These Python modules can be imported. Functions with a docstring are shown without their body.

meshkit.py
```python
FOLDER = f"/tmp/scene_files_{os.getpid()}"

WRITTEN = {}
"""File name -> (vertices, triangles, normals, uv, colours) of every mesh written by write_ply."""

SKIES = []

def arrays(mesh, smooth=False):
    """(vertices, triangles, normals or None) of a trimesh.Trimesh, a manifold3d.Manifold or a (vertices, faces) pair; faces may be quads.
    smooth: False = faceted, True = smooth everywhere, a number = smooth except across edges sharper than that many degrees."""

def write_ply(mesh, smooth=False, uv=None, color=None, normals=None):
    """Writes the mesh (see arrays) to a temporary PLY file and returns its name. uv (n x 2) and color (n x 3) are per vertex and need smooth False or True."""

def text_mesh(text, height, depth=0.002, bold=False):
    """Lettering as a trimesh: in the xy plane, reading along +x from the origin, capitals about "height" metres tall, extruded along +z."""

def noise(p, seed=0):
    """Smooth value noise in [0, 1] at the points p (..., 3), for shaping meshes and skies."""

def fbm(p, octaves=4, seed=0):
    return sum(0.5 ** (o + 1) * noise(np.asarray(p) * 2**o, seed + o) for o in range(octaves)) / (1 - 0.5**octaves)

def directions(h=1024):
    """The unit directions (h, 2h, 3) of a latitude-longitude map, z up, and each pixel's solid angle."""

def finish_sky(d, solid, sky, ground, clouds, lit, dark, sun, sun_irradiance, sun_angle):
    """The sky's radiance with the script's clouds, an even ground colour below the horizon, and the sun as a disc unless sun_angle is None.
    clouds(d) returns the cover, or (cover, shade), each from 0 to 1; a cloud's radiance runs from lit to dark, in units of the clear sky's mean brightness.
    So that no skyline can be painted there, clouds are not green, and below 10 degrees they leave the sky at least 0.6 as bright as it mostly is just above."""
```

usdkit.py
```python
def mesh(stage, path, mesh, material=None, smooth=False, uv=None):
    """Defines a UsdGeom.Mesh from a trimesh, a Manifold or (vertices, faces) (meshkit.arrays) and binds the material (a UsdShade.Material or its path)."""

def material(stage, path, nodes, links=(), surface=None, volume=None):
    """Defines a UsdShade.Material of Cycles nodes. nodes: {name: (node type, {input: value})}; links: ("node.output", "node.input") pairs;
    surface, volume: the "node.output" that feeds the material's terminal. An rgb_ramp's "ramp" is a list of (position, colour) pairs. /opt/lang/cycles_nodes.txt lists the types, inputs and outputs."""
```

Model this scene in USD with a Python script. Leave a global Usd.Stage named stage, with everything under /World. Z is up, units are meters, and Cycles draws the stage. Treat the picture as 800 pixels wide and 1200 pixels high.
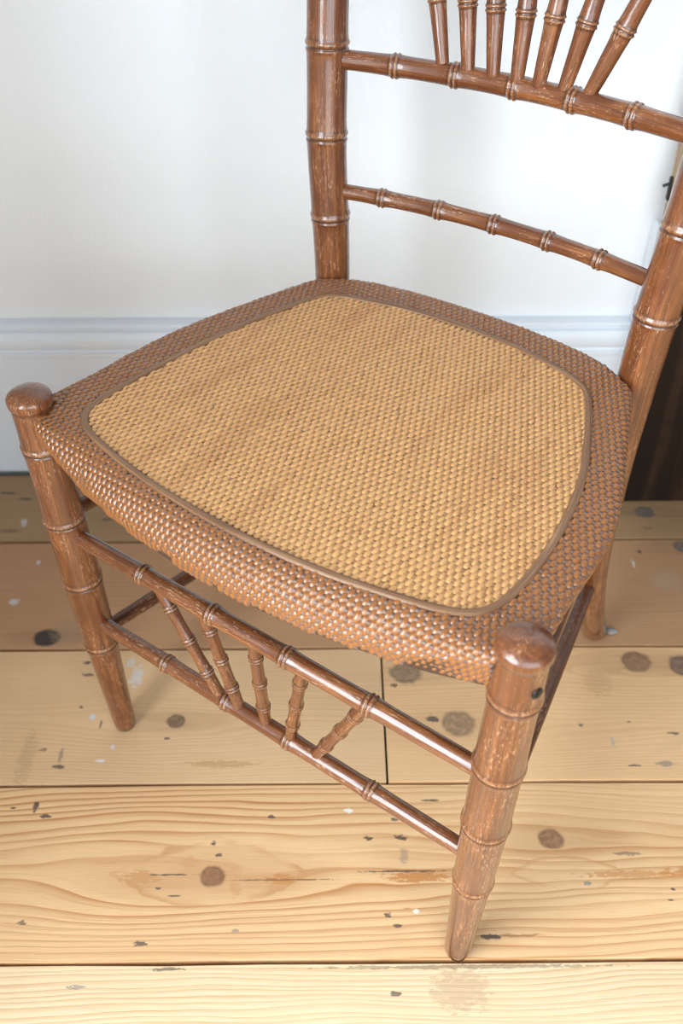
import math, random
import numpy as np, trimesh
import usdkit, meshkit
from pxr import Usd, UsdGeom, UsdLux, UsdShade, Gf, Sdf, Vt
from scipy.interpolate import CubicSpline, PchipInterpolator
from scipy.spatial import cKDTree

stage = Usd.Stage.CreateInMemory()
UsdGeom.SetStageUpAxis(stage, UsdGeom.Tokens.z)
UsdGeom.SetStageMetersPerUnit(stage, 1.0)
UsdGeom.Xform.Define(stage, '/World')
rng = np.random.default_rng(7)
random.seed(7)

# ---------------------------------------------------------------- camera
CAM_H, PITCH, ROLL, YAW, FPX = 0.8679, 0.73734, -0.00175, 0.00601, 1068.8
c_, s_ = math.cos(PITCH), math.sin(PITCH)
FWD = np.array([c_ * math.sin(YAW), c_ * math.cos(YAW), -s_])
RGT = np.array([math.cos(YAW), -math.sin(YAW), 0.0])
UPV = np.cross(RGT, FWD)
R2 = math.cos(ROLL) * RGT + math.sin(ROLL) * UPV
U2 = -math.sin(ROLL) * RGT + math.cos(ROLL) * UPV
cam = UsdGeom.Camera.Define(stage, '/World/camera')
cam.AddTransformOp().Set(Gf.Matrix4d(*R2, 0, *U2, 0, *(-FWD), 0, 0, 0, CAM_H, 1))
cam.CreateHorizontalApertureAttr(36.0)
cam.CreateVerticalApertureAttr(54.0)
cam.CreateFocalLengthAttr(36.0 * FPX / 800)
cam.CreateFStopAttr(9.0)
cam.CreateFocusDistanceAttr(0.73)
cam.CreateExposureAttr(0.15)

# ---------------------------------------------------------------- light
dome = UsdLux.DomeLight.Define(stage, '/World/sky_light')       # even, soft daylight of the rest of the bright room
dome.CreateIntensityAttr(0.10)
dome.CreateColorAttr(Gf.Vec3f(0.88, 0.95, 1.0))
win = UsdLux.RectLight.Define(stage, '/World/window_daylight')    # daylight in the window opening, front left of the chair
WIN = dict(x=-1.12, y0=-1.70, y1=0.00, z0=0.45, z1=2.15)
win.CreateWidthAttr(WIN['y1'] - WIN['y0'])
win.CreateHeightAttr(WIN['z1'] - WIN['z0'])
win.CreateIntensityAttr(14.5)
win.CreateColorAttr(Gf.Vec3f(0.82, 0.925, 1.0))
# local -Z is the emitting side; turn it to +X
win.AddTransformOp().Set(Gf.Matrix4d(0, -1, 0, 0, 0, 0, 1, 0, -1, 0, 0, 0, WIN['x'], (WIN['y0'] + WIN['y1']) / 2, (WIN['z0'] + WIN['z1']) / 2, 1))
win2 = UsdLux.RectLight.Define(stage, '/World/bay_daylight')      # the low bay window behind the photographer
W2 = dict(y=-1.05, x0=-0.20, x1=1.30, z0=0.22, z1=1.75)
win2.CreateWidthAttr(W2['x1'] - W2['x0'])
win2.CreateHeightAttr(W2['z1'] - W2['z0'])
win2.CreateIntensityAttr(4.2)
win2.CreateColorAttr(Gf.Vec3f(0.82, 0.925, 1.0))
# emits along +Y
win2.AddTransformOp().Set(Gf.Matrix4d(1, 0, 0, 0, 0, 0, 1, 0, 0, -1, 0, 0, (W2['x0'] + W2['x1']) / 2, W2['y'], (W2['z0'] + W2['z1']) / 2, 1))


# ---------------------------------------------------------------- helpers
class Graph:
    """Collects Cycles nodes; every method returns 'node.output'."""
    def __init__(self):
        self.nodes, self.links, self.n = {}, [], 0

    def add(self, kind, out, **inputs):
        name = f'n{self.n}'
        self.n += 1
        const = {}
        for k, v in inputs.items():
            if isinstance(v, str) and '.' in v:
                self.links.append((v, f'{name}.{k}'))
            else:
                const[k] = v
        self.nodes[name] = (kind, const)
        return f'{name}.{out}'

    def m(self, op, a, b=0.0, c=0.0, clamp=False):
        return self.add('math', 'value', math_type=op, value1=a, value2=b, value3=c, use_clamp=clamp)

    def noise(self, vec, scale, detail=2.0, rough=0.5, distort=0.0):
        return self.add('noise_texture', 'fac', vector=vec, scale=scale, detail=detail, roughness=rough, distortion=distort)

    def scale(self, vec, s, loc=(0, 0, 0)):
        return self.add('mapping', 'vector', vector=vec, scale=s, location=loc)

    def ramp(self, fac, stops):
        return self.add('rgb_ramp', 'color', fac=fac, ramp=stops)

    def rng(self, v, a, b, c=0.0, d=1.0):
        return self.add('map_range', 'result', value=v, from_min=a, from_max=b, to_min=c, to_max=d, clamp=True)

    def smooth(self, v, a, b, c=0.0, d=1.0):
        return self.add('map_range', 'result', range_type='smoothstep', value=v, from_min=a, from_max=b, to_min=c, to_max=d, clamp=True)

    def mix(self, fac, a, b, blend='mix'):
        return self.add('mix_color', 'result', blend_type=blend, fac=fac, a=a, b=b)

    def bump(self, h, dist, strength=1.0):
        return self.add('bump', 'normal', height=h, distance=dist, strength=strength)

    def done(self, path, **p):
        s = self.add('principled_bsdf', 'BSDF', **p)
        return usdkit.material(stage, '/World/Looks/' + path, self.nodes, self.links, surface=s)


UsdGeom.Scope.Define(stage, '/World/Looks')
used = {}


def numbered(parent, name):
    k = (parent, name)
    n = used.get(k, 0)
    used[k] = n + 1
    return f'{parent}/{name}' + (f'_{n:03d}' if n else '')


def thing(name, label, cat, loc=(0, 0, 0), rotz=0.0, group=None, kind=None):
    x = UsdGeom.Xform.Define(stage, numbered('/World', name))
    x.AddTranslateOp().Set(Gf.Vec3d(*map(float, loc)))
    if rotz:
        x.AddRotateZOp().Set(float(rotz))
    tag(x.GetPrim(), label, cat, group, kind)
    return str(x.GetPath())


def tag(prim, label=None, cat=None, group=None, kind=None):
    for k, v in (('label', label), ('category', cat), ('group', group), ('kind', kind)):
        if v:
            prim.SetCustomDataByKey(k, v)


def obj(name, mesh, mat, parent='/World', smooth=40, kind=None, label=None, cat=None, attrs=None):
    p = numbered(parent, name)
    m = usdkit.mesh(stage, p, mesh, mat, smooth=smooth)
    if attrs:
        api = UsdGeom.PrimvarsAPI(m)
        for k, a in attrs.items():
            a = np.asarray(a, np.float32)
            if a.ndim == 2:
                api.CreatePrimvar(k, Sdf.ValueTypeNames.Float3Array, 'vertex').Set(Vt.Vec3fArray.FromNumpy(a))
            else:
                api.CreatePrimvar(k, Sdf.ValueTypeNames.FloatArray, 'vertex').Set(Vt.FloatArray.FromNumpy(a))
    tag(m.GetPrim(), label, cat, None, kind)
    return p


def box(x0, x1, y0, y1, z0, z1, bev=0.0):
    b = trimesh.creation.box(bounds=[[x0, y0, z0], [x1, y1, z1]])
    if bev:
        pts = []
        for sx in (0, 1):
            for sy in (0, 1):
                for sz in (0, 1):
                    p = np.array([(x0, x1)[sx], (y0, y1)[sy], (z0, z1)[sz]])
                    d = np.array([1 - 2 * sx, 1 - 2 * sy, 1 - 2 * sz]) * bev
                    for k in range(3):
                        q = p + d
                        q[k] = p[k]
                        pts.append(q)
        b = trimesh.convex.convex_hull(np.array(pts))
    return b


# ---------------------------------------------------------------- materials
def wall_paint(name, col, bump=0.0004, rough=0.75):
    g = Graph()
    pos = g.add('geometry', 'position')
    n1 = g.noise(pos, 3.0, 3.0)
    n2 = g.noise(g.scale(pos, (1, 1, 1)), 180.0, 3.0)
    n3 = g.noise(g.scale(pos, (30, 30, 2)), 1.0, 2.0)
    c = g.mix(g.rng(n1, 0.35, 0.65), tuple(x * 0.975 for x in col), col)
    h = g.m('add', n2, g.m('multiply', n3, 1.2))
    return g.done(name, base_color=c, roughness=rough, normal=g.bump(h, bump))


M_WALL = wall_paint('wall_paint', (0.84, 0.865, 0.89))
M_PIER = wall_paint('side_wall_paint', (0.64, 0.55, 0.47))
M_TRIM = wall_paint('trim_paint', (0.77, 0.82, 0.88), 0.00015, 0.42)


def chair_wood(name, tint=1.0, gloss=0.8):
    """Stained beech with worn flecks; the 'wood' primvar holds (radial x, radial y, along) in metres, 'node_mark' the grooves (+) and ridges (-)."""
    g = Graph()
    w = g.add('attribute', 'vector', attribute='wood')
    mark = g.add('attribute', 'fac', attribute='node_mark')
    grain = g.noise(g.scale(w, (300, 300, 9)), 1.0, 5.0, 0.68)
    pores = g.noise(g.scale(w, (1100, 1100, 38)), 1.0, 2.0, 0.55)
    big = g.noise(g.scale(w, (48, 48, 20)), 1.0, 3.0)
    chips = g.noise(g.scale(w, (620, 620, 150)), 1.0, 3.0, 0.65)
    scuff = g.noise(g.scale(w, (900, 900, 420)), 1.0, 2.0, 0.6)
    t = tint
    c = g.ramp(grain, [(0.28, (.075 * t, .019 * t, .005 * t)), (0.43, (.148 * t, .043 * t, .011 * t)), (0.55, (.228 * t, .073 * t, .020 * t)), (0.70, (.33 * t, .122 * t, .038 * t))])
    c = g.mix(g.rng(pores, 0.50, 0.64, 0, 0.6), c, (.060 * t, .019 * t, .008 * t))
    c = g.mix(g.rng(big, 0.38, 0.60, 0.62, 0.0), c, (.105 * t, .029 * t, .010 * t))
    wear = g.m('multiply', g.smooth(chips, 0.56, 0.66), g.smooth(big, 0.46, 0.62))
    wear = g.m('maximum', wear, g.m('multiply', g.smooth(scuff, 0.66, 0.73), 0.6))
    c = g.mix(g.m('multiply', wear, 0.58), c, (.56, .33, .19))
    c = g.mix(g.m('multiply', g.m('maximum', mark, 0.0), 0.85), c, (.028, .012, .008))
    c = g.mix(g.m('multiply', g.m('maximum', g.m('multiply', mark, -1.0), 0.0), g.rng(chips, 0.42, 0.58, 0.05, 0.7)), c, (.52, .30, .16))
    rough = g.m('add', g.rng(big, 0.3, 0.7, 0.20, 0.34), g.m('multiply', wear, 0.2))
    h = g.m('add', g.m('add', g.m('multiply', grain, 1.0), g.m('multiply', pores, -0.5)), g.m('multiply', wear, -0.4))
    return g.done(name, base_color=c, roughness=rough, normal=g.bump(h, 0.00045, 0.9), coat_weight=gloss, coat_roughness=0.11, specular_ior_level=0.5)


M_WOOD = chair_wood('stained_turned_wood')
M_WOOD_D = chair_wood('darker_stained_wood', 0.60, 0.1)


def cane(name, stops, stripe=None, rough=0.38, weft=False, coat=0.2):
    g = Graph()
    isl = g.add('geometry', 'random_per_island')
    oc = g.add('texture_coordinate', 'object')
    c = g.ramp(isl, stops)
    fib = g.noise(g.scale(oc, (2200, 160, 900)) if not weft else g.scale(oc, (160, 2200, 900)), 1.0, 2.0)
    c = g.mix(g.rng(fib, 0.4, 0.65, 0, 0.4), c, g.mix(1.0, c, (.62, .50, .42), 'multiply'))
    if stripe:
        st = g.noise(g.scale(oc, (48, 7.0, 1), (3.1, 0.6, 0)), 1.0, 3.0, 0.6)
        f = g.m('multiply', g.smooth(st, 0.49, 0.64), g.rng(isl, 0.0, 1.0, 0.35, 1.0))
        c = g.mix(g.m('multiply', f, 0.75), c, stripe)
    return g.done(name, base_color=c, roughness=rough, specular_ior_level=0.5, coat_weight=coat, coat_roughness=0.2, normal=g.bump(fib, 0.00025, 0.6))


M_PANEL_WARP = cane('pale_cane', [(0, (.64, .345, .135)), (0.3, (.77, .46, .20)), (0.6, (.83, .54, .27)), (0.84, (.88, .66, .39)), (0.90, (.52, .23, .065)), (0.965, (.34, .115, .032)), (1, (.82, .62, .35))], stripe=(.36, .135, .04))
M_PANEL_WEFT = cane('pale_cane_cross', [(0, (.36, .18, .065)), (0.5, (.50, .29, .115)), (0.9, (.62, .39, .175)), (1, (.30, .12, .045))], stripe=(.30, .115, .04), weft=True)
M_RIM_WARP = cane('stained_cane', [(0, (.29, .105, .025)), (0.3, (.43, .175, .038)), (0.6, (.54, .245, .052)), (0.88, (.64, .33, .080)), (0.94, (.24, .08, .028)), (1, (.74, .46, .18))], rough=0.27, coat=0.75)
M_RIM_WEFT = cane('dusty_stained_cane', [(0, (.15, .085, .062)), (0.5, (.22, .135, .10)), (1, (.30, .20, .155))], rough=0.5, weft=True)


def plain(name, col, rough=0.6, noise=120.0, amt=0.35, metallic=0.0):
    g = Graph()
    oc = g.add('texture_coordinate', 'object')
    n = g.noise(oc, noise, 3.0)
    c = g.mix(g.rng(n, 0.35, 0.65, 0, 1), tuple(x * (1 - amt) for x in col), col)
    return g.done(name, base_color=c, roughness=rough, metallic=metallic, normal=g.bump(n, 0.0003, 0.4))


M_FRAME = plain('seat_underlay', (.075, .036, .018), 0.7)
M_FRAME_P = plain('panel_underlay', (.12, .055, .02), 0.7)
M_IRON = plain('dark_iron', (.035, .032, .03), 0.5, 300.0, 0.4, 0.6)
M_DIRT = plain('gap_dirt', (.035, .03, .028), 0.9)
M_LINT = plain('grey_lint', (.36, .33, .29), 0.9)


def cane_strip():
    g = Graph()
    w = g.add('attribute', 'vector', attribute='wood')
    a = g.noise(g.scale(w, (1500, 1500, 18)), 1.0, 3.0, 0.6)
    b = g.noise(g.scale(w, (60, 60, 22)), 1.0, 2.0)
    c = g.ramp(a, [(0.3, (.11, .048, .021)), (0.5, (.215, .105, .048)), (0.7, (.36, .21, .11))])
    c = g.mix(g.rng(b, 0.45, 0.65, 0, 0.5), c, (.20, .095, .05))
    return g.done('border_cane', base_color=c, roughness=0.36, normal=g.bump(a, 0.0004, 0.6))


M_BORDER = cane_strip()


def plank_material(name, seed, light, dark, freq, knots=(), spots=(), contrast=1.0, orange=(), lenses=()):
    """Old pine: long grain lines along x that part around the knots. knots: (x, y, radius, core colour, reach); spots: (x, y, rx, ry, colour, strength)."""
    g = Graph()
    pos = g.add('geometry', 'position')
    sep = {}
    sx = g.add('separate_xyz', 'x', vector=pos)
    node = sx.split('.')[0]
    sy = f'{node}.y'
    wob = g.noise(g.scale(pos, (2.2, 9, 1), (seed * 3.7, seed, seed * 1.3)), 1.0, 2.0)
    wob2 = g.noise(g.scale(pos, (9, 34, 1), (seed * 1.7, seed, seed)), 1.0, 2.0)
    v = g.m('add', sy, g.m('add', g.m('multiply', g.m('subtract', wob, 0.5), 0.05), g.m('multiply', g.m('subtract', wob2, 0.5), 0.006)))
    kn = []
    for (kx, ky, r, core, reach) in knots:
        dx = g.m('subtract', sx, kx)
        dy = g.m('subtract', sy, ky)
        q = g.m('add', g.m('power', g.m('multiply', dx, 1 / (r * reach * 2.6)), 2.0), g.m('power', g.m('multiply', dy, 1 / (r * reach * 0.62)), 2.0))
        fall = g.m('divide', 1.0, g.m('add', 1.0, q))
        v = g.m('subtract', v, g.m('multiply', g.m('multiply', dy, 0.92), fall))
        d = g.m('sqrt', g.m('add', g.m('power', g.m('multiply', dx, 0.86), 2.0), g.m('power', dy, 2.0)))
        kn.append((dx, dy, d, q, r, core))
    vec = g.add('combine_xyz', 'vector', x=g.m('multiply', sx, 2.4), y=g.m('multiply', v, freq * 0.55), z=float(seed))
    n1 = g.noise(vec, 1.0, 1.0, 0.4)
    vec2 = g.add('combine_xyz', 'vector', x=g.m('multiply', sx, 5.0), y=g.m('multiply', v, freq * 3.0), z=seed + 11.0)
    n2 = g.noise(vec2, 1.0, 2.0, 0.5)
    saw = g.m('fraction', g.m('add', g.m('multiply', v, freq), g.m('multiply', n1, 1.6)))
    late = g.m('multiply', g.m('power', g.rng(saw, 0.25, 0.90), 1.8), g.smooth(saw, 1.0, 0.92))
    amt = g.noise(g.scale(pos, (1.6, 13, 1), (seed * 2.1, 4.0, seed)), 1.0, 2.0)
    late = g.m('multiply', late, g.rng(amt, 0.35, 0.68, 0.25 * contrast, 1.0 * contrast))
    late = g.m('add', late, g.m('multiply', g.smooth(n2, 0.52, 0.75), 0.28 * contrast))
    blot = g.noise(g.scale(pos, (5, 14, 1), (seed, seed * 2.0, 0)), 1.0, 3.0)
    base = g.mix(g.rng(blot, 0.35, 0.68, 0, 0.45), light, tuple(a * 0.55 + b * 0.45 for a, b in zip(light, dark)))
    c = g.mix(g.m('minimum', late, 1.0), base, dark)
    for (lx, ly, la, lb) in lenses:                     # the pointed eye of grain round a knot, edged in orange late wood
        ddx = g.m('multiply', g.m('subtract', sx, lx), 1 / la)
        ddy = g.m('absolute', g.m('multiply', g.m('subtract', sy, ly), 1 / lb))
        en = g.noise(g.scale(pos, (22, 55, 1), (seed, 3, 3)), 1.0, 3.0)
        ef = g.rng(g.noise(g.scale(pos, (14, 40, 1), (seed, 8, 3)), 1.0, 2.0), 0.38, 0.62, 0.10, 0.85)
        e = g.m('add', g.m('add', g.m('multiply', ddx, ddx), ddy), g.m('multiply', g.m('subtract', en, 0.5), 0.75))
        c = g.mix(g.smooth(e, 1.0, 0.80, 0.0, 0.35), c, light)
        c = g.mix(g.m('multiply', ef, g.m('multiply', g.smooth(e, 0.70, 0.98), g.smooth(e, 1.05, 0.99))), c, tuple(a * 0.7 + b * 0.3 for a, b in zip(dark, light)))
    for (dx, dy, d, q, r, core) in kn:
        rim = g.noise(g.scale(pos, (90, 90, 1), (seed, 1, 2)), 1.0, 2.0)
        dd = g.m('add', d, g.m('multiply', g.m('subtract', rim, 0.5), r * 0.5))
        halo = g.smooth(q, 0.9, 0.12, 0.0, 0.30)
        c = g.mix(halo, c, tuple(a * 0.5 + b * 0.5 for a, b in zip(dark, core)))
        rings = g.m('multiply_add', g.m('sine', g.m('multiply', dd, 6.28 * 3.2 / r)), 0.10, 0.86)
        kc = g.mix(g.smooth(dd, r * 0.65, r * 1.0, 0, 0.55), core, tuple(x * 0.45 for x in core))
        kc = g.mix(rings, tuple(x * 0.55 for x in core), kc)
        kn_ = g.noise(g.scale(pos, (160, 160, 1), (seed, 4, 9)), 1.0, 3.0, 0.6)
        kc = g.mix(g.rng(kn_, 0.40, 0.62, 0.0, 0.55), kc, tuple(x * 0.38 for x in core))
        kc = g.mix(g.smooth(d, r * 0.42, r * 0.15, 0, 0.4), kc, tuple(x * 0.5 for x in core))
        c = g.mix(g.smooth(dd, r * 1.25, r * 0.85), c, kc)
    wn = g.noise(g.scale(pos, (110, 330, 1), (seed, 5, 2)), 1.0, 4.0, 0.7)
    for (ox, oy, rx, ry, col, st) in list(orange) + list(spots):
        q = g.m('add', g.m('power', g.m('multiply', g.m('subtract', sx, ox), 1 / rx), 2.0), g.m('power', g.m('multiply', g.m('subtract', sy, oy), 1 / ry), 2.0))
        q = g.m('add', q, g.m('multiply', g.m('subtract', wn, 0.45), 4.2))
        c = g.mix(g.smooth(q, 0.95, 0.70, 0.0, st), c, col)
    # small dents, worm holes and dark dashes along the grain
    fl = g.noise(g.scale(pos, (34, 150, 1), (seed * 5.0, 2, 7)), 1.0, 2.0, 0.5)
    c = g.mix(g.smooth(fl, 0.77, 0.81, 0, 0.8), c, (.07, .055, .05))
    pale = g.noise(g.scale(pos, (75, 95, 1), (seed * 4.0, 9, 1)), 1.0, 2.0, 0.5)
    c = g.mix(g.smooth(pale, 0.80, 0.83, 0, 0.5), c, (.78, .76, .74))
    fine = g.noise(g.scale(pos, (30, 900, 30)), 1.0, 3.0)
    c = g.mix(g.rng(fine, 0.35, 0.65, 0.16, 0.0), c, dark)
    h = g.m('add', g.m('multiply', late, -0.6), g.m('multiply', fine, 0.5))
    return g.done(name, base_color=c, roughness=g.rng(blot, 0.3, 0.7, 0.46, 0.60), normal=g.bump(h, 0.0005, 0.7), specular_ior_level=0.4)


# ---------------------------------------------------------------- floor of planks
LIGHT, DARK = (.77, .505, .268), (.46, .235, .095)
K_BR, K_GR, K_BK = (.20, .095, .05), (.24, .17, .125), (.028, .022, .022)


def cam_ground(u, v, z=0.0):
    """The floor point seen at pixel (u, v) of the 800 x 1200 photograph (only used to read plans off it)."""
    d = FWD + (u - 400) / FPX * R2 - (v - 600) / FPX * U2
    t = (z - CAM_H) / d[2]
    return float(d[0] * t), float(d[1] * t)


def kn(u, v, rpx, core, reach=5.0):
    x, y = cam_ground(u, v)
    return (x, y, abs(cam_ground(u + rpx, v)[0] - x), core, reach)


def sp(u, v, ru, rv, col, st):
    x, y = cam_ground(u, v)
    return (x, y, abs(cam_ground(u + ru, v)[0] - x), abs(cam_ground(u, v - rv)[1] - y), col, st)


BLK, GRY, ORG, PNT = (.045, .04, .042), (.30, .25, .21), (.50, .20, .055), (.66, .66, .67)
edges = [0.156, 0.342, 0.5255, 0.7105, 0.8985, 1.063]
planks = [
    # y0, y1, x0, x1, material arguments
    (0.156, 0.342, -1.6, 1.7, dict(seed=1.3, light=(.80, .615, .395), dark=(.54, .30, .135), freq=190, contrast=0.8,
        spots=[sp(540, 1160, 42, 30, (.50, .34, .21), .6), sp(88, 1157, 14, 3, GRY, .8), sp(463, 1165, 8, 4, BLK, .8), sp(540, 1133, 200, 3, (.2, .15, .11), .6), sp(195, 1136, 25, 2.5, BLK, .7)])),
    (0.342, 0.5255, -1.6, 1.7, dict(seed=2.1, light=LIGHT, dark=(.48, .215, .075), freq=125, contrast=1.15,
        knots=[kn(249, 1027, 12, (.34, .17, .085), 6.0), kn(645, 983, 12, (.36, .19, .10), 4.0)],
        lenses=[sp(246, 1024, 112, 40, 0, 0)[:4], sp(665, 1023, 66, 21, 0, 0)[:4]],
        orange=[sp(165, 1029, 26, 11, (.52, .26, .10), .75), sp(330, 1030, 22, 7, (.50, .22, .075), .8), sp(275, 1042, 8, 12, (.55, .29, .13), .6), sp(222, 1010, 12, 7, (.55, .30, .14), .6),
                sp(490, 1028, 46, 7.5, ORG, .85), sp(745, 1024, 75, 5, (.52, .23, .075), .7), sp(820, 1022, 60, 7, ORG, .7)],
        spots=[sp(205, 1025, 34, 1.3, BLK, .9), sp(330, 1031, 75, 1.2, (.18, .09, .05), .8), sp(470, 1021, 60, 1.5, BLK, .8), sp(42, 945, 4, 9, BLK, .9), sp(53, 957, 7, 3, BLK, .9), sp(15, 947, 4, 2.5, BLK, .9),
               sp(25, 1081, 7, 3, BLK, .8), sp(163, 1106, 10, 3.5, BLK, .8), sp(318, 957, 5, 3, BLK, .9), sp(250, 988, 4, 3, BLK, .8), sp(257, 1002, 6, 2.5, BLK, .8), sp(185, 1041, 5, 2, BLK, .8), sp(205, 1050, 8, 1.6, BLK, .8),
               sp(470, 981, 10, 4, BLK, .9), sp(431, 982, 6, 3, BLK, .9), sp(462, 960, 5, 3, (.1, .09, .1), .9), sp(455, 1072, 6, 3.5, BLK, .85), sp(465, 1085, 8, 3, BLK, .8), sp(473, 1003, 6, 12, (.25, .2, .17), .5),
               sp(575, 1098, 16, 4, BLK, .9), sp(610, 1096, 28, 2.5, (.3, .14, .06), .7), sp(735, 1000, 18, 3, (.26, .16, .1), .8), sp(688, 1035, 6, 3, (.25, .22, .2), .8), sp(788, 1042, 4, 2, BLK, .9), sp(786, 1055, 5, 1.5, BLK, .9),
               sp(488, 1068, 5, 4, (.8, .77, .72), .9), sp(408, 950, 6, 3, (.8, .77, .72), .9), sp(505, 938, 12, 1.6, BLK, .9), sp(275, 1091, 5, 3, (.3, .24, .2), .8)])),
    (0.5255, 0.7105, -1.6, 0.0505, dict(seed=3.7, light=(.70, .465, .255), dark=(.48, .27, .125), freq=230, contrast=0.6,
        knots=[kn(206, 845, 9, (.26, .155, .085), 4.0)],
        spots=[sp(160, 792, 9, 15, (.62, .60, .58), .75), sp(153, 776, 6, 6, (.60, .58, .56), .7), sp(108, 840, 4, 4, (.58, .62, .68), .9), sp(132, 875, 3, 4, (.6, .62, .66), .8), sp(118, 891, 7, 2.4, PNT, .9),
               sp(102, 776, 6, 2.3, BLK, .9), sp(103, 790, 8, 2.3, BLK, .8), sp(68, 898, 9, 3, BLK, .85), sp(71, 885, 3, 10, (.16, .12, .1), .6), sp(95, 828, 3, 2, (.16, .08, .05), .9), sp(50, 878, 6, 2.5, (.2, .1, .07), .8),
               sp(195, 865, 4, 2, BLK, .9), sp(260, 895, 50, 5, (.42, .22, .08), .5), sp(30, 890, 12, 40, (.36, .22, .11), .35), sp(118, 848, 1.5, 6, BLK, .8)])),
    (0.5255, 0.7105, 0.0530, 1.7, dict(seed=4.4, light=(.75, .47, .245), dark=(.51, .275, .115), freq=200, contrast=0.65,
        knots=[kn(537, 848, 16, (.42, .26, .14), 3.0), kn(475, 788, 15, (.34, .22, .135), 2.5), kn(745, 775, 14, (.30, .16, .09), 3.0), kn(802, 780, 15, (.24, .15, .10), 2.5)],
        spots=[sp(507, 842, 9, 5, BLK, .9), sp(462, 803, 5, 2.5, BLK, .8), sp(680, 849, 3, 3, (.2, .15, .12), .9), sp(718, 870, 3, 7, (.42, .36, .32), .8), sp(780, 895, 13, 4, (.34, .25, .18), .9), sp(790, 859, 8, 2, BLK, .8), sp(744, 897, 9, 1.5, BLK, .8),
               sp(737, 846, 3, 2, BLK, .7), sp(700, 800, 20, 18, (.50, .28, .13), .4), sp(515, 760, 30, 3, (.1, .08, .07), .7)])),
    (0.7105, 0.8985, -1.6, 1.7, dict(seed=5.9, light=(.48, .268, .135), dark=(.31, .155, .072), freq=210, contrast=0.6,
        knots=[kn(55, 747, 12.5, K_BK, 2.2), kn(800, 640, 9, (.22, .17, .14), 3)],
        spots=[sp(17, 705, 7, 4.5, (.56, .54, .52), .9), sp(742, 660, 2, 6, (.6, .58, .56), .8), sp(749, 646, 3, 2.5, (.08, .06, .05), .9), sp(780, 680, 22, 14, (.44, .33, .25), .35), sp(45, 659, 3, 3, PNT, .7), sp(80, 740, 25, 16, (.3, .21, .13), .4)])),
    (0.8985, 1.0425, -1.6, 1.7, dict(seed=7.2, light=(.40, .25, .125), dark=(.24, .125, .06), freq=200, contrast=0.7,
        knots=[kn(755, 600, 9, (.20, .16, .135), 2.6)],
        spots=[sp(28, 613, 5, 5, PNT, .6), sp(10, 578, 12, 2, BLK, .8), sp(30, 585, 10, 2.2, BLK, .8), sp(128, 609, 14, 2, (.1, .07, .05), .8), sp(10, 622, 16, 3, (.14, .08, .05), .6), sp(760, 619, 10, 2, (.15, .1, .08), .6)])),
]
floor = thing('floor', None, None, kind='structure')
obj('subfloor', box(-1.6, 1.7, -2.2, 1.10, -0.05, -0.021), M_DIRT, floor, smooth=False)


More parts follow.
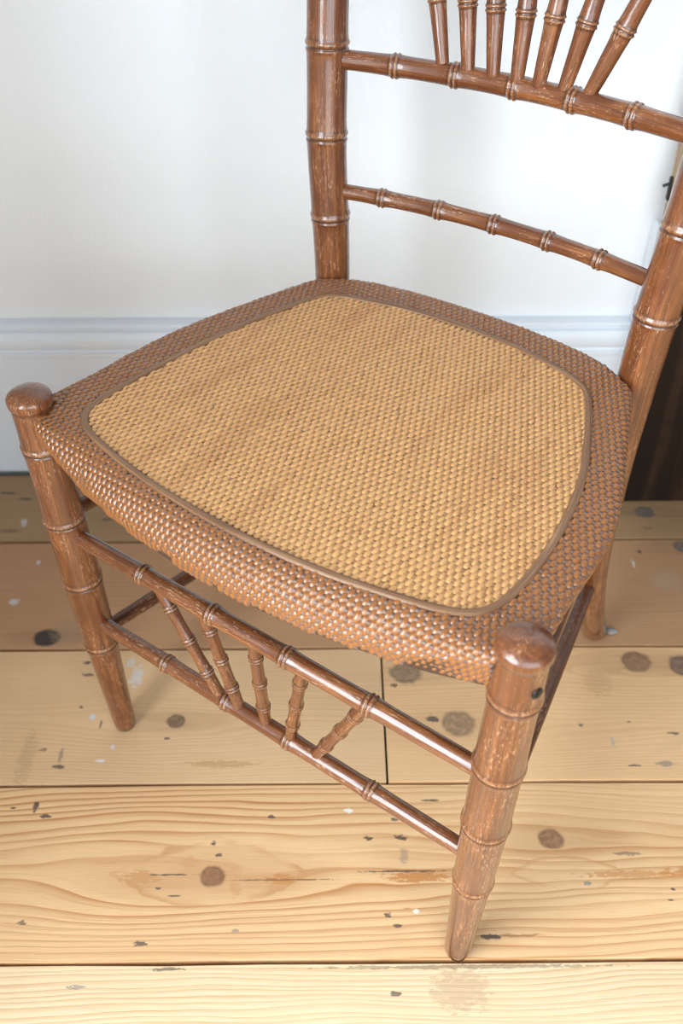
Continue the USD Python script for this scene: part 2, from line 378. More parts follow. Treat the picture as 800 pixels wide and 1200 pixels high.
def plank(x0, x1, y0, y1, dz, seed):
    """A board with slightly uneven long edges and a worn (rounded) arris."""
    r_ = np.random.default_rng(int(seed * 100))
    xs = np.arange(x0, x1 + 1e-6, (x1 - x0) / max(2, int((x1 - x0) / 0.03)))
    n = len(xs)
    w0 = np.interp(xs, xs[::3], r_.normal(0, 0.0004, len(xs[::3])))
    w1 = np.interp(xs, xs[::3], r_.normal(0, 0.0004, len(xs[::3])))
    g, b = 0.0018, 0.0012
    prof = []
    for i, x in enumerate(xs):
        a, c = y0 + g + w0[i], y1 - g + w1[i]
        prof.append([(x, a, dz - .02), (x, a, dz - b), (x, a + b * .35, dz - b * .3), (x, a + b, dz), (x, (a + c) / 2, dz), (x, c - b, dz), (x, c - b * .35, dz - b * .3), (x, c, dz - b), (x, c, dz - .02)])
    P = np.array(prof)
    k = P.shape[1]
    V = P.reshape(-1, 3)
    F = []
    for i in range(n - 1):
        for j in range(k - 1):
            p, q = i * k + j, (i + 1) * k + j
            F += [(p, q, q + 1), (p, q + 1, p + 1)]
    for j in range(1, k - 1):
        F += [(0, j, j + 1), ((n - 1) * k, (n - 1) * k + j + 1, (n - 1) * k + j)]
    m = trimesh.Trimesh(V, F, process=False)
    if m.volume < 0:
        m.invert()
    return m


DZ = [0.0, 0.0, -0.0008, -0.0002, -0.0006, 0.0]
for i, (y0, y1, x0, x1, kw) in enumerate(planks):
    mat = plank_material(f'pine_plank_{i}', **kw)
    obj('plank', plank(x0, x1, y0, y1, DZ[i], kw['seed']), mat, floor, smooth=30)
M_PL = plank_material('pine_plank_near', 9.1, LIGHT, (.45, .235, .09), 150, contrast=0.75)
yb = 0.156
k = 0
while yb > -2.0:
    obj('plank', plank(-1.6, 1.7, yb - 0.185, yb, 0.0, 20 + k), M_PL, floor, smooth=30)
    yb -= 0.185
    k += 1

# ---------------------------------------------------------------- walls, skirting, window
WY = 1.0650
wb = obj('wall_back', box(-1.6, 1.7, WY, WY + 0.12, -0.05, 2.5), M_WALL, smooth=False, kind='structure')


def extrude_profile(pts, x0, x1):
    """pts: (y, z) outline of a moulding; run along x."""
    n = len(pts)
    V = np.array([(x0, y, z) for y, z in pts] + [(x1, y, z) for y, z in pts])
    F = []
    for i in range(n):
        j = (i + 1) % n
        F += [(i, j, n + j), (i, n + j, n + i)]
    from shapely.geometry import Polygon
    v2, f2 = trimesh.creation.triangulate_polygon(Polygon(pts), engine='earcut')
    t = cKDTree(np.array(pts))
    idx = t.query(v2)[1]
    for f in f2:
        a, b, c = idx[f]
        F += [(a, b, c), (n + a, n + c, n + b)]
    m = trimesh.Trimesh(V, F, process=True)
    m.fix_normals()
    return m


def arc(cy, cz, r, a0, a1, n=6):
    return [(cy + r * math.cos(math.radians(a)), cz + r * math.sin(math.radians(a))) for a in np.linspace(a0, a1, n)]


D = WY
sk = [(D - .001, 0.005), (D - .020, 0.005), (D - .020, 0.1995), (D - .0212, 0.2015), (D - .0212, 0.2075), (D - .0185, 0.2085), (D - .0178, 0.2105)]
sk += [(D - .0195, 0.2125), (D - .0215, 0.217), (D - .0215, 0.226), (D - .0195, 0.2325), (D - .0160, 0.2365), (D - .0125, 0.2375), (D - .0120, 0.2395)]
sk += [(D - .0140, 0.2402), (D - .0158, 0.2420), (D - .0160, 0.2440), (D - .0145, 0.2462), (D - .010, 0.2476), (D - .001, 0.2482)]
obj('baseboard_back', extrude_profile(sk, -0.60, 0.3865), M_TRIM, smooth=25, kind='structure')
obj('trim_1', box(0.3875, 0.452, WY - 0.020, WY - 0.001, 0.003, 0.384, 0.003), M_TRIM, smooth=30, kind='structure')
# the return wall at the left and the window wall it ends in
PX = -0.60
obj('wall_left', trimesh.util.concatenate([
    box(PX - 0.6, PX, 0.14, WY, -0.02, 2.5),
    box(-1.20, -1.08, -2.2, 0.14, -0.02, WIN['z0']), box(-1.20, -1.08, -2.2, 0.14, WIN['z1'], 2.5),
    box(-1.20, -1.08, WIN['y1'], 0.14, WIN['z0'], WIN['z1']), box(-1.20, -1.08, -2.2, WIN['y0'], WIN['z0'], WIN['z1'])]), M_PIER, smooth=False, kind='structure')
w1 = thing('window_1', None, None, kind='structure')
ym = (WIN['y0'] + WIN['y1']) / 2
zm = (WIN['z0'] + WIN['z1']) / 2
obj('window_frame', trimesh.util.concatenate([
    box(-1.105, -1.06, WIN['y0'] - .05, WIN['y0'], WIN['z0'] - .03, WIN['z1'] + .05), box(-1.105, -1.06, WIN['y1'], WIN['y1'] + .05, WIN['z0'] - .03, WIN['z1'] + .05),
    box(-1.105, -1.06, WIN['y0'], WIN['y1'], WIN['z1'], WIN['z1'] + .05)]), M_TRIM, w1, smooth=False)
obj('glazing_bar', box(-1.105, -1.075, ym - .02, ym + .02, WIN['z0'], WIN['z1']), M_TRIM, w1, smooth=False)
obj('glazing_bar', box(-1.105, -1.075, WIN['y0'], WIN['y1'], zm - .02, zm + .02), M_TRIM, w1, smooth=False)
obj('window_sill', box(-1.105, -1.01, WIN['y0'] - .08, WIN['y1'] + .08, WIN['z0'] - .04, WIN['z0'] - .005, .004), M_TRIM, w1, smooth=False)


# ---------------------------------------------------------------- dark wooden panel leaning on the wall
def panel_wood(name, edge=False):
    g = Graph()
    oc = g.add('texture_coordinate', 'object')
    a = g.noise(g.scale(oc, (16, 16, 1.1), (2, 0, 0)), 1.0, 3.0, 0.6)
    f = g.noise(g.scale(oc, (30, 30, 34), (7, 0, 1)), 1.0, 4.0, 0.65, 0.8)
    h = g.noise(g.scale(oc, (160, 160, 8)), 1.0, 3.0)
    if edge:
        c = g.ramp(h, [(0.3, (.30, .21, .13)), (0.6, (.46, .34, .23)), (0.75, (.55, .43, .31))])
    else:
        c = g.ramp(a, [(0.3, (.009, .005, .003)), (0.5, (.017, .009, .005)), (0.60, (.046, .022, .011)), (0.72, (.022, .012, .006))])
        c = g.mix(g.smooth(f, 0.5, 0.72, 0, 0.55), c, (.012, .009, .007))
        c = g.mix(g.smooth(h, 0.6, 0.8, 0, 0.3), c, (.05, .03, .018))
    return g.done(name, base_color=c, roughness=0.6, specular_ior_level=0.12, normal=g.bump(h, 0.0006, 0.6))


M_BOARD, M_BEDGE = panel_wood('dark_oak'), panel_wood('bare_oak_edge', True)
lean = math.atan2(0.072, 0.75)
board = thing('wooden_board', 'tall dark brown wooden board leaning against the white wall behind the right of the chair', 'board', (0.388, 0.9735, 0.0005))
bp = str(board)
UsdGeom.Xform(stage.GetPrimAtPath(bp)).AddRotateXOp().Set(-math.degrees(lean))
obj('front_face', box(0.0012, 0.62, 0, 0.006, 0.0, 0.78, 0.0012), M_BOARD, bp, smooth=False, label='dark stained face with upright grain')
obj('core', box(0.0, 0.62, 0.006, 0.0235, 0.0, 0.78, 0.0010), M_BEDGE, bp, smooth=False, label='pale bare edge of the board')
hook = trimesh.util.concatenate([box(-0.0028, 0.001, 0.013, 0.020, 0.424, 0.451, .001), trimesh.creation.cylinder(0.0018, 0.009, sections=12, transform=trimesh.transformations.translation_matrix([-0.0055, 0.016, 0.442]) @ trimesh.transformations.rotation_matrix(math.pi / 2 - .35, [0, 1, 0]))])
obj('hook', hook, M_IRON, bp, smooth=30, label='small dark iron catch on the edge')

# ---------------------------------------------------------------- the chair
CX, CY, CA = -0.06607, 0.47701, math.degrees(-0.623775)
chair = thing('side_chair', 'brown faux bamboo side chair with woven cane seat standing on the pine floorboards', 'chair', (CX, CY, 0), CA)
TOPZ = 0.442


def ring_profile(L, base, rings, h=0.0013, double=True, step=0.0009, w=0.0019):
    """Radii along a turned stick of length L: base(s) plus node ridges at distances 'rings'; returns s, radius, mark."""
    s = [np.arange(0, L, 0.006)]
    for r0 in rings:
        s.append(np.arange(r0 - 0.010, r0 + 0.010, step))
    s.append(np.array([0, L]))
    s = np.unique(np.round(np.clip(np.concatenate(s), 0, L), 5))
    keep = [s[0]]
    for x in s[1:]:
        if x - keep[-1] > step * 0.5:
            keep.append(x)
    s = np.array(keep)
    s[-1] = L
    R = np.array([base(x) for x in s])
    mk = np.zeros(len(s))
    for r0 in rings:
        d = s - r0
        if double:
            for o in (-w, w):
                b = np.exp(-((d - o) / (w * 0.62)) ** 2)
                R += h * b
                mk -= 0.8 * b
            gr = np.exp(-(d / (w * 0.42)) ** 2)
            R -= h * 0.35 * gr
            mk += 1.5 * gr
            for o in (-2.35 * w, 2.35 * w):
                mk += 0.9 * np.exp(-((d - o) / (w * 0.42)) ** 2)
        else:
            b = np.exp(-((d - 0.0012) / 0.0020) ** 2)
            R += h * b
            mk -= 0.7 * b
            gr = np.exp(-((d + 0.0020) / 0.0010) ** 2)
            R -= h * 0.5 * gr
            mk += 1.3 * gr
            R += h * 0.6 * np.exp(-((d + 0.0042) / 0.0014) ** 2)
            mk += 0.5 * np.exp(-((d - 0.0050) / 0.0010) ** 2)
        R += h * 0.5 * np.exp(-(d / 0.009) ** 2)
    return s, R, np.clip(mk, -1, 1)


def stick(path, s, R, mk, n=28, seed=0.0, caps=True):
    """Sweep of circles along path(s) (a function to points); returns (trimesh, attrs)."""
    P = np.array([path(x) for x in s])
    T = np.gradient(P, s, axis=0)
    T /= np.linalg.norm(T, axis=1, keepdims=True)
    ref = np.array([0.13, 1, 0.21]) if abs(T[0][1]) < 0.8 else np.array([1, 0.1, 0.2])
    N = ref - T[0] * (ref @ T[0])
    N /= np.linalg.norm(N)
    a = np.linspace(0, 2 * np.pi, n, endpoint=False)
    V, Wc, M = [], [], []
    for i in range(len(s)):
        N = N - T[i] * (N @ T[i])
        N /= np.linalg.norm(N)
        B = np.cross(T[i], N)
        V.append(P[i] + R[i] * (np.cos(a)[:, None] * N + np.sin(a)[:, None] * B))
        Wc.append(np.stack([R[i] * np.cos(a) + seed, R[i] * np.sin(a), np.full(n, s[i] + seed * 3)], 1))
        M.append(np.full(n, mk[i]))
    m = len(s)
    V, Wc, M = np.concatenate(V), np.concatenate(Wc), np.concatenate(M)
    i, j = np.meshgrid(np.arange(m - 1), np.arange(n), indexing='ij')
    p, q = i * n + j, i * n + (j + 1) % n
    F = np.concatenate([np.stack([p, q, q + n], -1).reshape(-1, 3), np.stack([p, q + n, p + n], -1).reshape(-1, 3)])
    if caps:
        V = np.vstack([V, P[0], P[-1]])
        Wc = np.vstack([Wc, [seed, 0, s[0]], [seed, 0, s[-1]]])
        M = np.append(M, [0, 0])
        jj = np.arange(n)
        F = np.vstack([F, np.stack([np.full(n, m * n), (jj + 1) % n, jj], 1), np.stack([np.full(n, m * n + 1), (m - 1) * n + jj, (m - 1) * n + (jj + 1) % n], 1)])
    return trimesh.Trimesh(V, F, process=False), dict(wood=Wc, node_mark=M)


seedn = [0.0]


def turned(name, path, L, base, rings, mat=M_WOOD, n=28, double=True, h=0.0013, parent=None, label=None, w=0.0019):
    s, R, mk = ring_profile(L, base, rings, h, double, w=w)
    seedn[0] += 0.37
    m, at = stick(path, s, R, mk, n, seedn[0])
    return obj(name, m, mat, parent or chair, smooth=True, attrs=at, label=label)


def straight(A, B):
    A, B = np.array(A, float), np.array(B, float)
    L = np.linalg.norm(B - A)
    return (lambda x: A + (B - A) * x / L), L


# front legs with rounded tops
for sgn in (-1, 1):
    A, B = np.array([sgn * 0.2146, 0, 0.0]), np.array([sgn * 0.2201, -0.0025, TOPZ])
    LZ = 0.4545
    B = A + (B - A) * (LZ / TOPZ)
    path, L = straight(A, B)
    prof = PchipInterpolator([0, 0.004, 0.05, 0.145, 0.19, 0.238, 0.317, 0.36, 0.398, 0.425, 0.4370, 0.4400, 0.4430, 0.4455], [0.0105, 0.0114, 0.0131, 0.0160, 0.0172, 0.0178, 0.0178, 0.0172, 0.0168, 0.0166, 0.0166, 0.0178, 0.0183, 0.0182])

    def base(x, L=L, prof=prof):
        z = x * LZ / L
        if z <= 0.4455:
            return float(prof(z))
        t = min(1.0, (z - 0.4455) / (LZ - 0.4455))
        return 0.0182 * max(0.0, 1 - t ** 1.9) ** 0.55 + 1e-4
    f = L / LZ
    rg = [0.1455 * f, 0.2385 * f, 0.3175 * f, 0.3985 * f]
    s, R, mk = ring_profile(L, base, rg, 0.0011, False)
    extra = np.concatenate([np.linspace(0.433, 0.4455, 12), 0.4455 + (LZ - 0.4455) * np.sin(np.linspace(0.08, np.pi / 2, 16))]) * f
    s2 = np.unique(np.concatenate([s[s < 0.433 * f], extra]))
    R2_ = np.interp(s2, s, R)
    hi = s2 >= 0.433 * f
    R2_[hi] = [base(x) for x in s2[hi]]
    mk2 = np.interp(s2, s, mk)
    mk2[hi] = 0.0
    mk2 = mk2 + 0.6 * np.exp(-((s2 - 0.4380 * f) / 0.0014) ** 2)
    seedn[0] += 0.37
    m, at = stick(path, s2, R2_, mk2, 40, seedn[0])
    leg = obj('front_leg', m, M_WOOD, chair, smooth=True, attrs=at)
    if sgn > 0:
        ctr = A + (B - A) * (0.4175 / LZ)
        d = np.array([0.92, -0.39, 0.0])
        sc = trimesh.creation.cylinder(0.0042, 0.003, sections=16)
        sc = trimesh.util.concatenate([sc, box(-0.0034, 0.0034, -0.0006, 0.0006, 0.0010, 0.0021)])
        sc.apply_transform(trimesh.geometry.align_vectors([0, 0, 1], d))
        sc.apply_translation(ctr + d * 0.0160)
        obj('screw', sc, M_IRON, leg, smooth=30, label='small dark screw head')

# back legs running up into the posts
BX = PchipInterpolator([0, 0.2, 0.3, 0.43, 0.4925, 0.565, 0.70, 0.86], [0.1612, 0.1585, 0.1590, 0.1604, 0.1625, 0.1670, 0.1700, 0.1730])


def back_y(z):
    y = 0.3300 + 0.103 * max(0.0, 1 - z / 0.42) ** 2.5
    if z > 0.5:
        y += 0.065 * (z - 0.5) ** 1.0 * min(1.0, (z - .5) / .1) * .55 + 0.10 * (z - 0.5) ** 2
    return y


for sgn in (-1, 1):
    zz = np.linspace(0, 0.86, 200)
    P = np.array([(sgn * float(BX(z)), back_y(z), z) for z in zz])
    sl = np.concatenate([[0], np.cumsum(np.linalg.norm(np.diff(P, axis=0), axis=1))])
    cs = CubicSpline(sl, P)
    z2s = lambda z: float(np.interp(z, zz, sl))
    pr = PchipInterpolator([0, 0.004, 0.05, 0.2, 0.35, 0.43, 0.56, 0.70, 0.80, 0.845, 0.86], [0.0132, 0.0143, 0.0147, 0.0152, 0.0160, 0.0172, 0.0180, 0.0178, 0.0165, 0.0150, 0.004])
    s2z = lambda x: float(np.interp(x, sl, zz))
    turned('back_leg', cs, sl[-1], lambda x: float(pr(s2z(x))), [z2s(z) for z in (0.4915, 0.5655, 0.640, 0.715, 0.79)], n=36, double=False, h=0.0011)


# rails and stretchers
def rail(name, pts, rings, r, mat=M_WOOD, ends=0.80, **kw):
    pts = np.array(pts, float)
    sl = np.concatenate([[0], np.cumsum(np.linalg.norm(np.diff(pts, axis=0), axis=1))])
    cs = CubicSpline(sl, pts) if len(pts) > 2 else (lambda x: pts[0] + (pts[1] - pts[0]) * x / sl[-1])
    L = sl[-1]
    xs = np.array([cs(x)[0] for x in np.linspace(0, L, 300)])
    ys = np.array([cs(x)[1] for x in np.linspace(0, L, 300)])
    ax = xs if abs(xs[-1] - xs[0]) > abs(ys[-1] - ys[0]) else ys
    o = np.argsort(ax)
    rr = [float(np.interp(q, ax[o], np.linspace(0, L, 300)[o])) for q in rings]
    base = lambda x: r * (ends + (1 - ends) * min(1.0, (4 * x * (L - x) / L ** 2) ** 0.45))
    return turned(name, cs, L, base, rr, mat, n=24, **kw)


def bow(x0, y0, z, d, x1=None, zb=0.0):
    xs = np.linspace(-x0, x0, 9)
    return [(x, y0 + d * (1 - (x / x0) ** 2), z + zb * (1 - (x / x0) ** 2)) for x in xs]


rail('front_stretcher', [(-0.2183, -0.0017, 0.2985), (0.2183, -0.0017, 0.2985)], [-0.1235, -0.044, 0.0334, 0.1123], 0.0082)
rail('front_stretcher', [(-0.2170, -0.001, 0.1800), (0.2170, -0.001, 0.1800)], [-0.1175, -0.0420, 0.0290, 0.1155], 0.0080)
for sgn in (-1, 1):
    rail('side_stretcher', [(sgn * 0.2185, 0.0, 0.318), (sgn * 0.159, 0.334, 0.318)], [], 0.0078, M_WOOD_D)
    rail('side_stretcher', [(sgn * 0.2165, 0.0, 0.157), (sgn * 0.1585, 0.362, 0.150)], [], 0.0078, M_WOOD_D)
rail('back_rail', bow(0.164, back_y(0.518), 0.5155, 0.022), [-0.1115, -0.055, 0.0, 0.053, 0.1025], 0.0072, ends=0.9)
rail('back_rail', bow(0.168, back_y(0.63), 0.6285, 0.024), [-0.107, -0.053, 0.0, 0.052, 0.104], 0.0088, ends=0.82)
rail('top_rail', bow(0.170, back_y(0.79), 0.7900, 0.026, zb=0.0), [-0.107, -0.053, 0.0, 0.052, 0.104], 0.0088, ends=0.82)

# fan of spindles between the front stretchers
for (xt, xb) in [(-0.0946, -0.0527), (-0.0503, -0.0287), (-0.001, 0.0023), (0.0435, 0.0301), (0.0962, 0.0594)]:
    k_ = (xt - xb) / (0.268 - 0.186)
    A, B = (xb - k_ * 0.006, -0.001, 0.180), (xt + k_ * 0.029, -0.0016, 0.297)
    path, L = straight(A, B)
    turned('front_spindle', path, L, lambda x: 0.0053, [L * 0.24, L * 0.52, L * 0.80], n=18, h=0.0010, w=0.0015)
# fan of spindles in the back, between the upper rail and the top rail
for xb, xt in [(-0.0665, -0.0790), (-0.0425, -0.0505), (-0.0195, -0.0255), (0.0020, 0.0010), (0.0212, 0.0255), (0.0430, 0.0520), (0.0640, 0.0825)]:
    yb_, yt_ = back_y(0.63) + 0.021, back_y(0.79) + 0.022
    sl_ = (xt - xb) / 0.052
    A, B = (xb - sl_ * 0.006, yb_, 0.630), (xb + sl_ * 0.155, yt_, 0.790)
    path, L = straight(A, B)
    pr_ = PchipInterpolator([0, 0.35, 0.65, 1.0], [0.0052, 0.0070, 0.0070, 0.0056])
    turned('back_spindle', path, L, lambda x, L=L, pr_=pr_: float(pr_(x / L)), [L * 0.325, L * 0.66], n=20, h=0.0011, w=0.0016)

# ---- seat
ZS = 0.4345
half = [(0.0, -0.0460), (0.05, -0.0440), (0.10, -0.0375), (0.15, -0.0275), (0.180, -0.0210), (0.2010, -0.0155), (0.2150, -0.0100), (0.2235, 0.0010), (0.2245, 0.0180), (0.2230, 0.0350), (0.2200, 0.0600),
        (0.2172, 0.1000), (0.2110, 0.1500), (0.1990, 0.2000), (0.1835, 0.2500), (0.1700, 0.2900), (0.1615, 0.3070), (0.1480, 0.3170), (0.1330, 0.3260), (0.1000, 0.3355), (0.0500, 0.3415), (0.0, 0.3430)]
outl = np.array([(x + 0.0060 * math.exp(-((y - 0.13) / 0.075) ** 2), y) for x, y in half] + [(-x, y) for x, y in half[-2:0:-1]])


def closed_spline(pts, n):
    p = np.vstack([pts, pts[:1]])
    t = np.concatenate([[0], np.cumsum(np.sqrt(np.linalg.norm(np.diff(p, axis=0), axis=1)))])
    cs = CubicSpline(t, p, bc_type='periodic')
    q = cs(np.linspace(0, t[-1], 8 * n))
    l = np.concatenate([[0], np.cumsum(np.linalg.norm(np.diff(q, axis=0), axis=1))])
    u = np.linspace(0, l[-1], n, endpoint=False)
    return np.stack([np.interp(u, l, q[:, 0]), np.interp(u, l, q[:, 1])], 1)


from shapely.geometry import Polygon, Point
import shapely
OUT = closed_spline(outl, 900)
def ROLL_R(p):
    t = np.clip((0.207 - np.abs(p[:, 0])) / 0.055, 0, 1)
    return 0.0065 + 0.0155 * t * t * (3 - 2 * t) * (p[:, 1] < 0.06)



# inset outline: move every outline point inward by its own roll radius
tang = np.roll(OUT, -1, 0) - np.roll(OUT, 1, 0)
nrm = np.stack([tang[:, 1], -tang[:, 0]], 1)
nrm /= np.linalg.norm(nrm, axis=1, keepdims=True)
for _ in range(6):
    nrm = (np.roll(nrm, 1, 0) + nrm + np.roll(nrm, -1, 0))
    nrm /= np.linalg.norm(nrm, axis=1, keepdims=True)
RR = ROLL_R(OUT)
for _ in range(20):
    RR = (np.roll(RR, 1) + RR + np.roll(RR, -1)) / 3
INS = OUT - nrm * RR[:, None]
ins_poly = Polygon(INS).buffer(0)
tree = cKDTree(INS)
THICK = 0.0365
EMAX = RR * np.pi / 2 + (THICK - RR)
BEAD = closed_spline(np.array([(-.1795, .0190), (-.168, .0065), (-.14, -.0035), (-.095, -.0125), (-.052, -.0175), (.0, -.0195), (.05, -.0180), (.094, -.0130), (.135, -.005), (.163, .0025), (.181, .013), (.1895, .031), (.1925, .060), (.192, .095), (.1845, .150), (.172, .195), (.157, .233),
    (.142, .266), (.132, .280), (.115, .289), (.085, .2985), (.045, .3055), (0, .3085), (-.045, .3065), (-.090, .2985), (-.120, .290), (-.1365, .278), (-.146, .255), (-.159, .213), (-.170, .163), (-.178, .110), (-.1825, .060), (-.1828, .033)]), 700)
bead_poly = Polygon(BEAD)
bead_in, bead_out = bead_poly.buffer(-0.0012), bead_poly.buffer(0.0012)
crown = lambda q: 0.0


def to_seat(q, h):
    """Flat weave-plan points q (n,2) and heights h (n) -> points on the seat: flat on top, rolled over the edge and down the side."""
    q = np.asarray(q, float)
    h = np.broadcast_to(np.asarray(h, float), len(q))
    inside = shapely.contains_xy(ins_poly, q[:, 0], q[:, 1])
    d, i = tree.query(q, k=3)
    w = 1 / (d + 1e-5)
    w /= w.sum(1, keepdims=True)
    p = (INS[i] * w[..., None]).sum(1)
    n = (nrm[i] * w[..., None]).sum(1)
    n /= np.linalg.norm(n, axis=1, keepdims=True)
    r = (RR[i] * w).sum(1)
    e = np.maximum(((q - p) * n).sum(1), 0)
    tangential = (q - p) - n * ((q - p) * n).sum(1)[:, None]
    p = p + tangential
    ph = np.minimum(e / r, np.pi / 2)
    drop = np.maximum(e - r * np.pi / 2, 0)
    xy = p + n * ((r + h) * np.sin(ph))[:, None]
    z = ZS - r + (r + h) * np.cos(ph) - drop
    z = np.where(inside, ZS + h, z)
    xy = np.where(inside[:, None], q, xy)
    # the lower edge tucks a little inward
    xy = xy - np.where(inside, 0, drop * 0.25)[:, None] * n
    return np.column_stack([xy, z])


# body under the weave (dark): rings of the outline rolled down, closed below
NR = 300
idx = np.linspace(0, 900, NR, endpoint=False).astype(int)
cen = np.array([0.0, 0.16])
rows = [cen + (INS[idx] - cen) * f for f in (0.0001, 0.3, 0.6, 0.85)]
hts = [0, 0, 0, 0]
B_ = [np.column_stack([r_, np.full(NR, ZS)]) for r_ in rows]
for e_ in np.linspace(0, 1, 18):
    rr_, nn_ = RR[idx], nrm[idx]
    e = e_ * EMAX[idx]
    ph = np.minimum(e / rr_, np.pi / 2)
    drop = np.maximum(e - rr_ * np.pi / 2, 0)
    B_.append(np.column_stack([INS[idx] + nn_ * (rr_ * np.sin(ph))[:, None] - nn_ * (drop * .25)[:, None], ZS - rr_ + rr_ * np.cos(ph) - drop]))
zlow = B_[-1][:, 2]
B_.append(np.column_stack([cen + (B_[-1][:, :2] - cen) * 0.86, zlow]))
B_.append(np.column_stack([cen + (B_[-1][:, :2] - cen) * 0.98, np.full(NR, ZS - 0.006)]))
B_.append(np.column_stack([cen + (INS[idx] - cen) * 0.0001, np.full(NR, ZS - 0.006)]))
V = np.concatenate(B_)
near = V[:, 1] < 0.011
V[near, 0] = np.clip(V[near, 0], -0.2080, 0.2080)          # the corners end inside the legs
m_ = len(B_)
i, j = np.meshgrid(np.arange(m_ - 1), np.arange(NR), indexing='ij')
p, q = i * NR + j, i * NR + (j + 1) % NR
F = np.concatenate([np.stack([p, p + NR, q + NR], -1).reshape(-1, 3), np.stack([p, q + NR, q], -1).reshape(-1, 3)])
body = trimesh.Trimesh(V, F, process=False)
if body.volume < 0:
    body.invert()
seat = obj('seat', body, M_FRAME, chair, smooth=50)

# weave: staggered floats of warp (front to back) with weft showing between
PXX, PYY = 0.00572, 0.00582


def pillow(nu, nv, wx, wy, h, flat=0.28, taper=0.24):
    u = np.linspace(-1, 1, nu)
    v = np.linspace(-1, 1, nv)
    U, Vv = np.meshgrid(u, v, indexing='ij')
    X = U * wx * (1 - taper * Vv ** 2)
    Y = Vv * wy
    H = h * (1 - np.abs(Vv) ** 2.6) * (1 - flat * U ** 2) * np.where(abs(U) > 0.99, 0.35, 1.0)
    H = np.where(abs(Vv) > 0.99, -0.0004, H)
    i, j = np.meshgrid(np.arange(nu - 1), np.arange(nv - 1), indexing='ij')
    p = i * nv + j
    F = np.concatenate([np.stack([p, p + nv, p + nv + 1], -1).reshape(-1, 3), np.stack([p, p + nv + 1, p + 1], -1).reshape(-1, 3)])
    return X.ravel(), Y.ravel(), H.ravel(), F


def site_list():
    S = []
    for jr in range(-12, 70):
        y = -0.036 + (jr - 4) * PYY
        for ic in range(-50, 51):
            x = (ic + 0.5 * (jr % 2)) * PXX
            S.append((x, y, jr, ic))
    return np.array(S)


S = site_list()
xy = S[:, :2]
dd = shapely.distance(shapely.points(xy), Polygon(OUT))
e_in = np.where(shapely.contains_xy(ins_poly, xy[:, 0], xy[:, 1]), 0, tree.query(xy)[0])
r_loc = RR[tree.query(xy)[1]]
keep = e_in < EMAX[tree.query(xy)[1]] - 0.0012
# leave the corners to the legs and posts
for sg in (-1, 1):
    keep &= ~((np.hypot(xy[:, 0] - sg * 0.2197, xy[:, 1] + 0.002) < 0.0165))
    keep &= ~((np.hypot(xy[:, 0] - sg * 0.1605, xy[:, 1] - 0.330) < 0.0150))
m3 = to_seat(xy, np.zeros(len(xy)))
foot_i = INS[tree.query(xy)[1]]
for sg in (-1, 1):
    keep &= ~(np.hypot(m3[:, 0] - sg * 0.2198, m3[:, 1] + 0.0022) < 0.0168)
    keep &= ~(np.hypot(m3[:, 0] - sg * 0.1605, m3[:, 1] - 0.330) < 0.0160)
    keep &= ~((e_in > 0.002) & (sg * m3[:, 0] > 0.2065) & (m3[:, 1] < 0.010))
S, xy, e_in = S[keep], xy[keep], e_in[keep]
in_panel = shapely.contains_xy(bead_in, xy[:, 0], xy[:, 1])
in_rim = ~shapely.contains_xy(bead_out, xy[:, 0], xy[:, 1])


def weave(sel, warp, wx, wy, h, dx, dyj, jit, drop=()):
    X, Y, H, F = pillow(5, 7, wx, wy, h) if warp else pillow(7, 5, wx, wy, h)
    V, FF = [], []
    q_all, h_all = [], []
    n = 0
    for (x, y, jr, ic) in S[sel]:
        if any(math.hypot(x - a, y - b) < c for a, b, c in drop):
            continue
        sc = rng.normal(1, 0.05)
        jx, jy = rng.normal(0, jit), rng.normal(0, jit)
        sk_ = rng.normal(0, 0.05)
        q_all.append(np.column_stack([x + dx + jx + X * sc + sk_ * Y, y + jy + Y * sc]))
        h_all.append(H * rng.normal(1, 0.10) + 0.0001 + max(-0.0002, rng.normal(0, 0.00009)))
        FF.append(F + n * len(X))
        n += 1
    q = np.concatenate(q_all)
    hh = np.concatenate(h_all)
    m = trimesh.Trimesh(to_seat(q, hh), np.concatenate(FF), process=False)
    return m


broken = [(-0.045, -0.0645, 0.0040), (-0.036, -0.067, 0.0034), (0.004, -0.0690, 0.003)]
sel_p, sel_r = in_panel, in_rim


def up(m):
    """Turn the floats' faces outward (they are built from the same grid, so one test does for all)."""
    n = m.face_normals
    top = np.abs(n[:, 2]) > 0.8
    if n[top, 2].mean() < 0:
        m.invert()
    return m


obj('rim_warp', up(weave(sel_r, True, 0.00222, 0.0043, 0.00140, 0, 0, 0.00016, broken)), M_RIM_WARP, seat, smooth=True, kind='stuff', label='orange-brown stained cane strands of the seat border')
obj('rim_weft', up(weave(sel_r, False, 0.00235, 0.0021, 0.00085, PXX / 2, 0, 0.00014, broken)), M_RIM_WEFT, seat, smooth=True, kind='stuff', label='dusty brown cross strands of the seat border')
obj('panel_warp', up(weave(sel_p, True, 0.00200, 0.0050, 0.00140, 0, 0, 0.00017)), M_PANEL_WARP, seat, smooth=True, kind='stuff', label='pale honey cane strands of the inner seat panel')
obj('panel_weft', up(weave(sel_p, False, 0.00190, 0.0022, 0.00075, PXX / 2, 0, 0.00014)), M_PANEL_WEFT, seat, smooth=True, kind='stuff', label='pale cross strands of the inner seat panel')
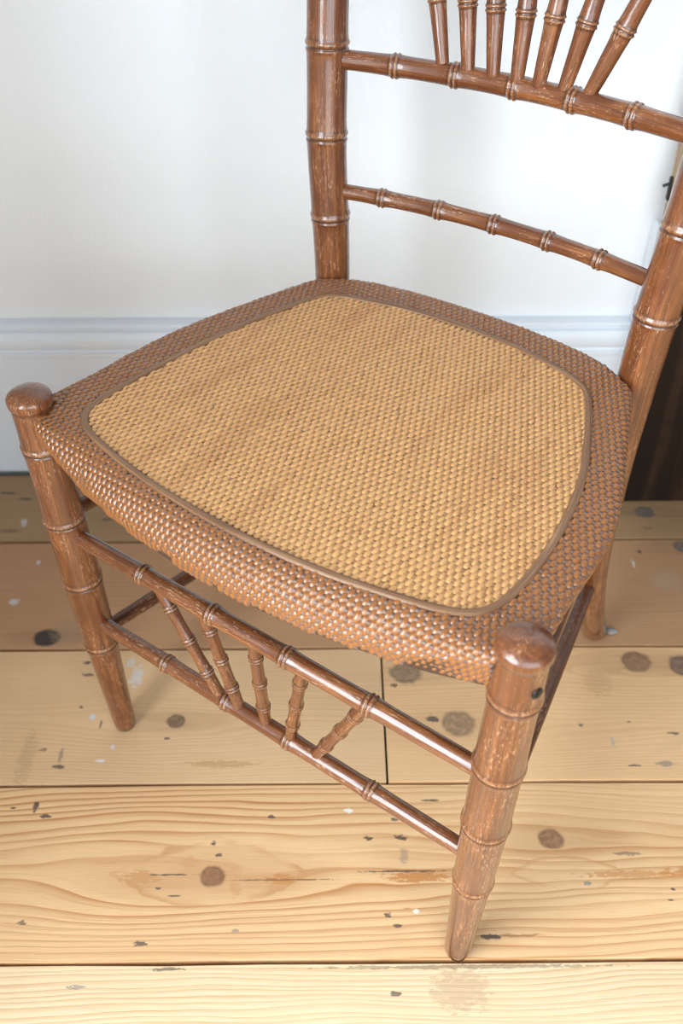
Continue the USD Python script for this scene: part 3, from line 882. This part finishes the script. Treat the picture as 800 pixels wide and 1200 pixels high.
# pale backing just under the inner panel
vv, ff = trimesh.creation.triangulate_polygon(bead_poly, engine='earcut')
vb = trimesh.creation.extrude_polygon(bead_poly, 0.0005, engine='earcut')
vb.apply_translation([0, 0, ZS - 0.0002])
obj('panel_backing', vb, M_FRAME_P, seat, smooth=False)
# cane strip laid over the join: half round with a groove
sec = [(-0.0032, -0.0004), (-0.0032, 0.0010), (-0.0026, 0.0019), (-0.0014, 0.0025), (0.0, 0.0027), (0.0014, 0.0025), (0.0026, 0.0019), (0.0032, 0.0010), (0.0032, -0.0004)]
tb = np.roll(BEAD, -1, 0) - np.roll(BEAD, 1, 0)
nb = np.stack([tb[:, 1], -tb[:, 0]], 1)
nb /= np.linalg.norm(nb, axis=1, keepdims=True)
lb = np.concatenate([[0], np.cumsum(np.linalg.norm(np.diff(BEAD, axis=0), axis=1))])
V = np.concatenate([np.column_stack([BEAD + nb * o, np.full(len(BEAD), ZS + z)]) for o, z in sec])
Wc = np.concatenate([np.column_stack([np.full(len(BEAD), o), np.full(len(BEAD), z), lb]) for o, z in sec])
n_, m_ = len(BEAD), len(sec)
i, j = np.meshgrid(np.arange(m_ - 1), np.arange(n_), indexing='ij')
p, q = i * n_ + j, i * n_ + (j + 1) % n_
F = np.concatenate([np.stack([p, q, q + n_], -1).reshape(-1, 3), np.stack([p, q + n_, p + n_], -1).reshape(-1, 3)])
bm = trimesh.Trimesh(V, F, process=False)
if bm.face_normals[np.abs(bm.face_normals[:, 2]) > .7, 2].mean() < 0:
    bm.invert()
obj('border_strip', bm, M_BORDER, seat, smooth=True, attrs=dict(wood=Wc), label='brown split cane strip around the inner panel')

# ---------------------------------------------------------------- a wisp of dust by the back leg
fx, fy = cam_ground(716, 741)
lint = trimesh.creation.icosphere(3, 1.0)
n_ = meshkit.fbm(lint.vertices * 2.2 + 5.0, 4, 3)
lint.vertices *= (0.55 + 0.9 * n_)[:, None]
lint.vertices *= [0.0060, 0.0045, 0.0024]
lint.apply_translation([0, 0, -lint.bounds[0][2]])
lt = obj('dust_tuft', lint, M_LINT, smooth=True, label='small pale grey tuft of dust on the floor at the back leg', cat='dust')
UsdGeom.Xformable(stage.GetPrimAtPath(lt)).AddTranslateOp().Set(Gf.Vec3d(fx, fy, -0.0002))
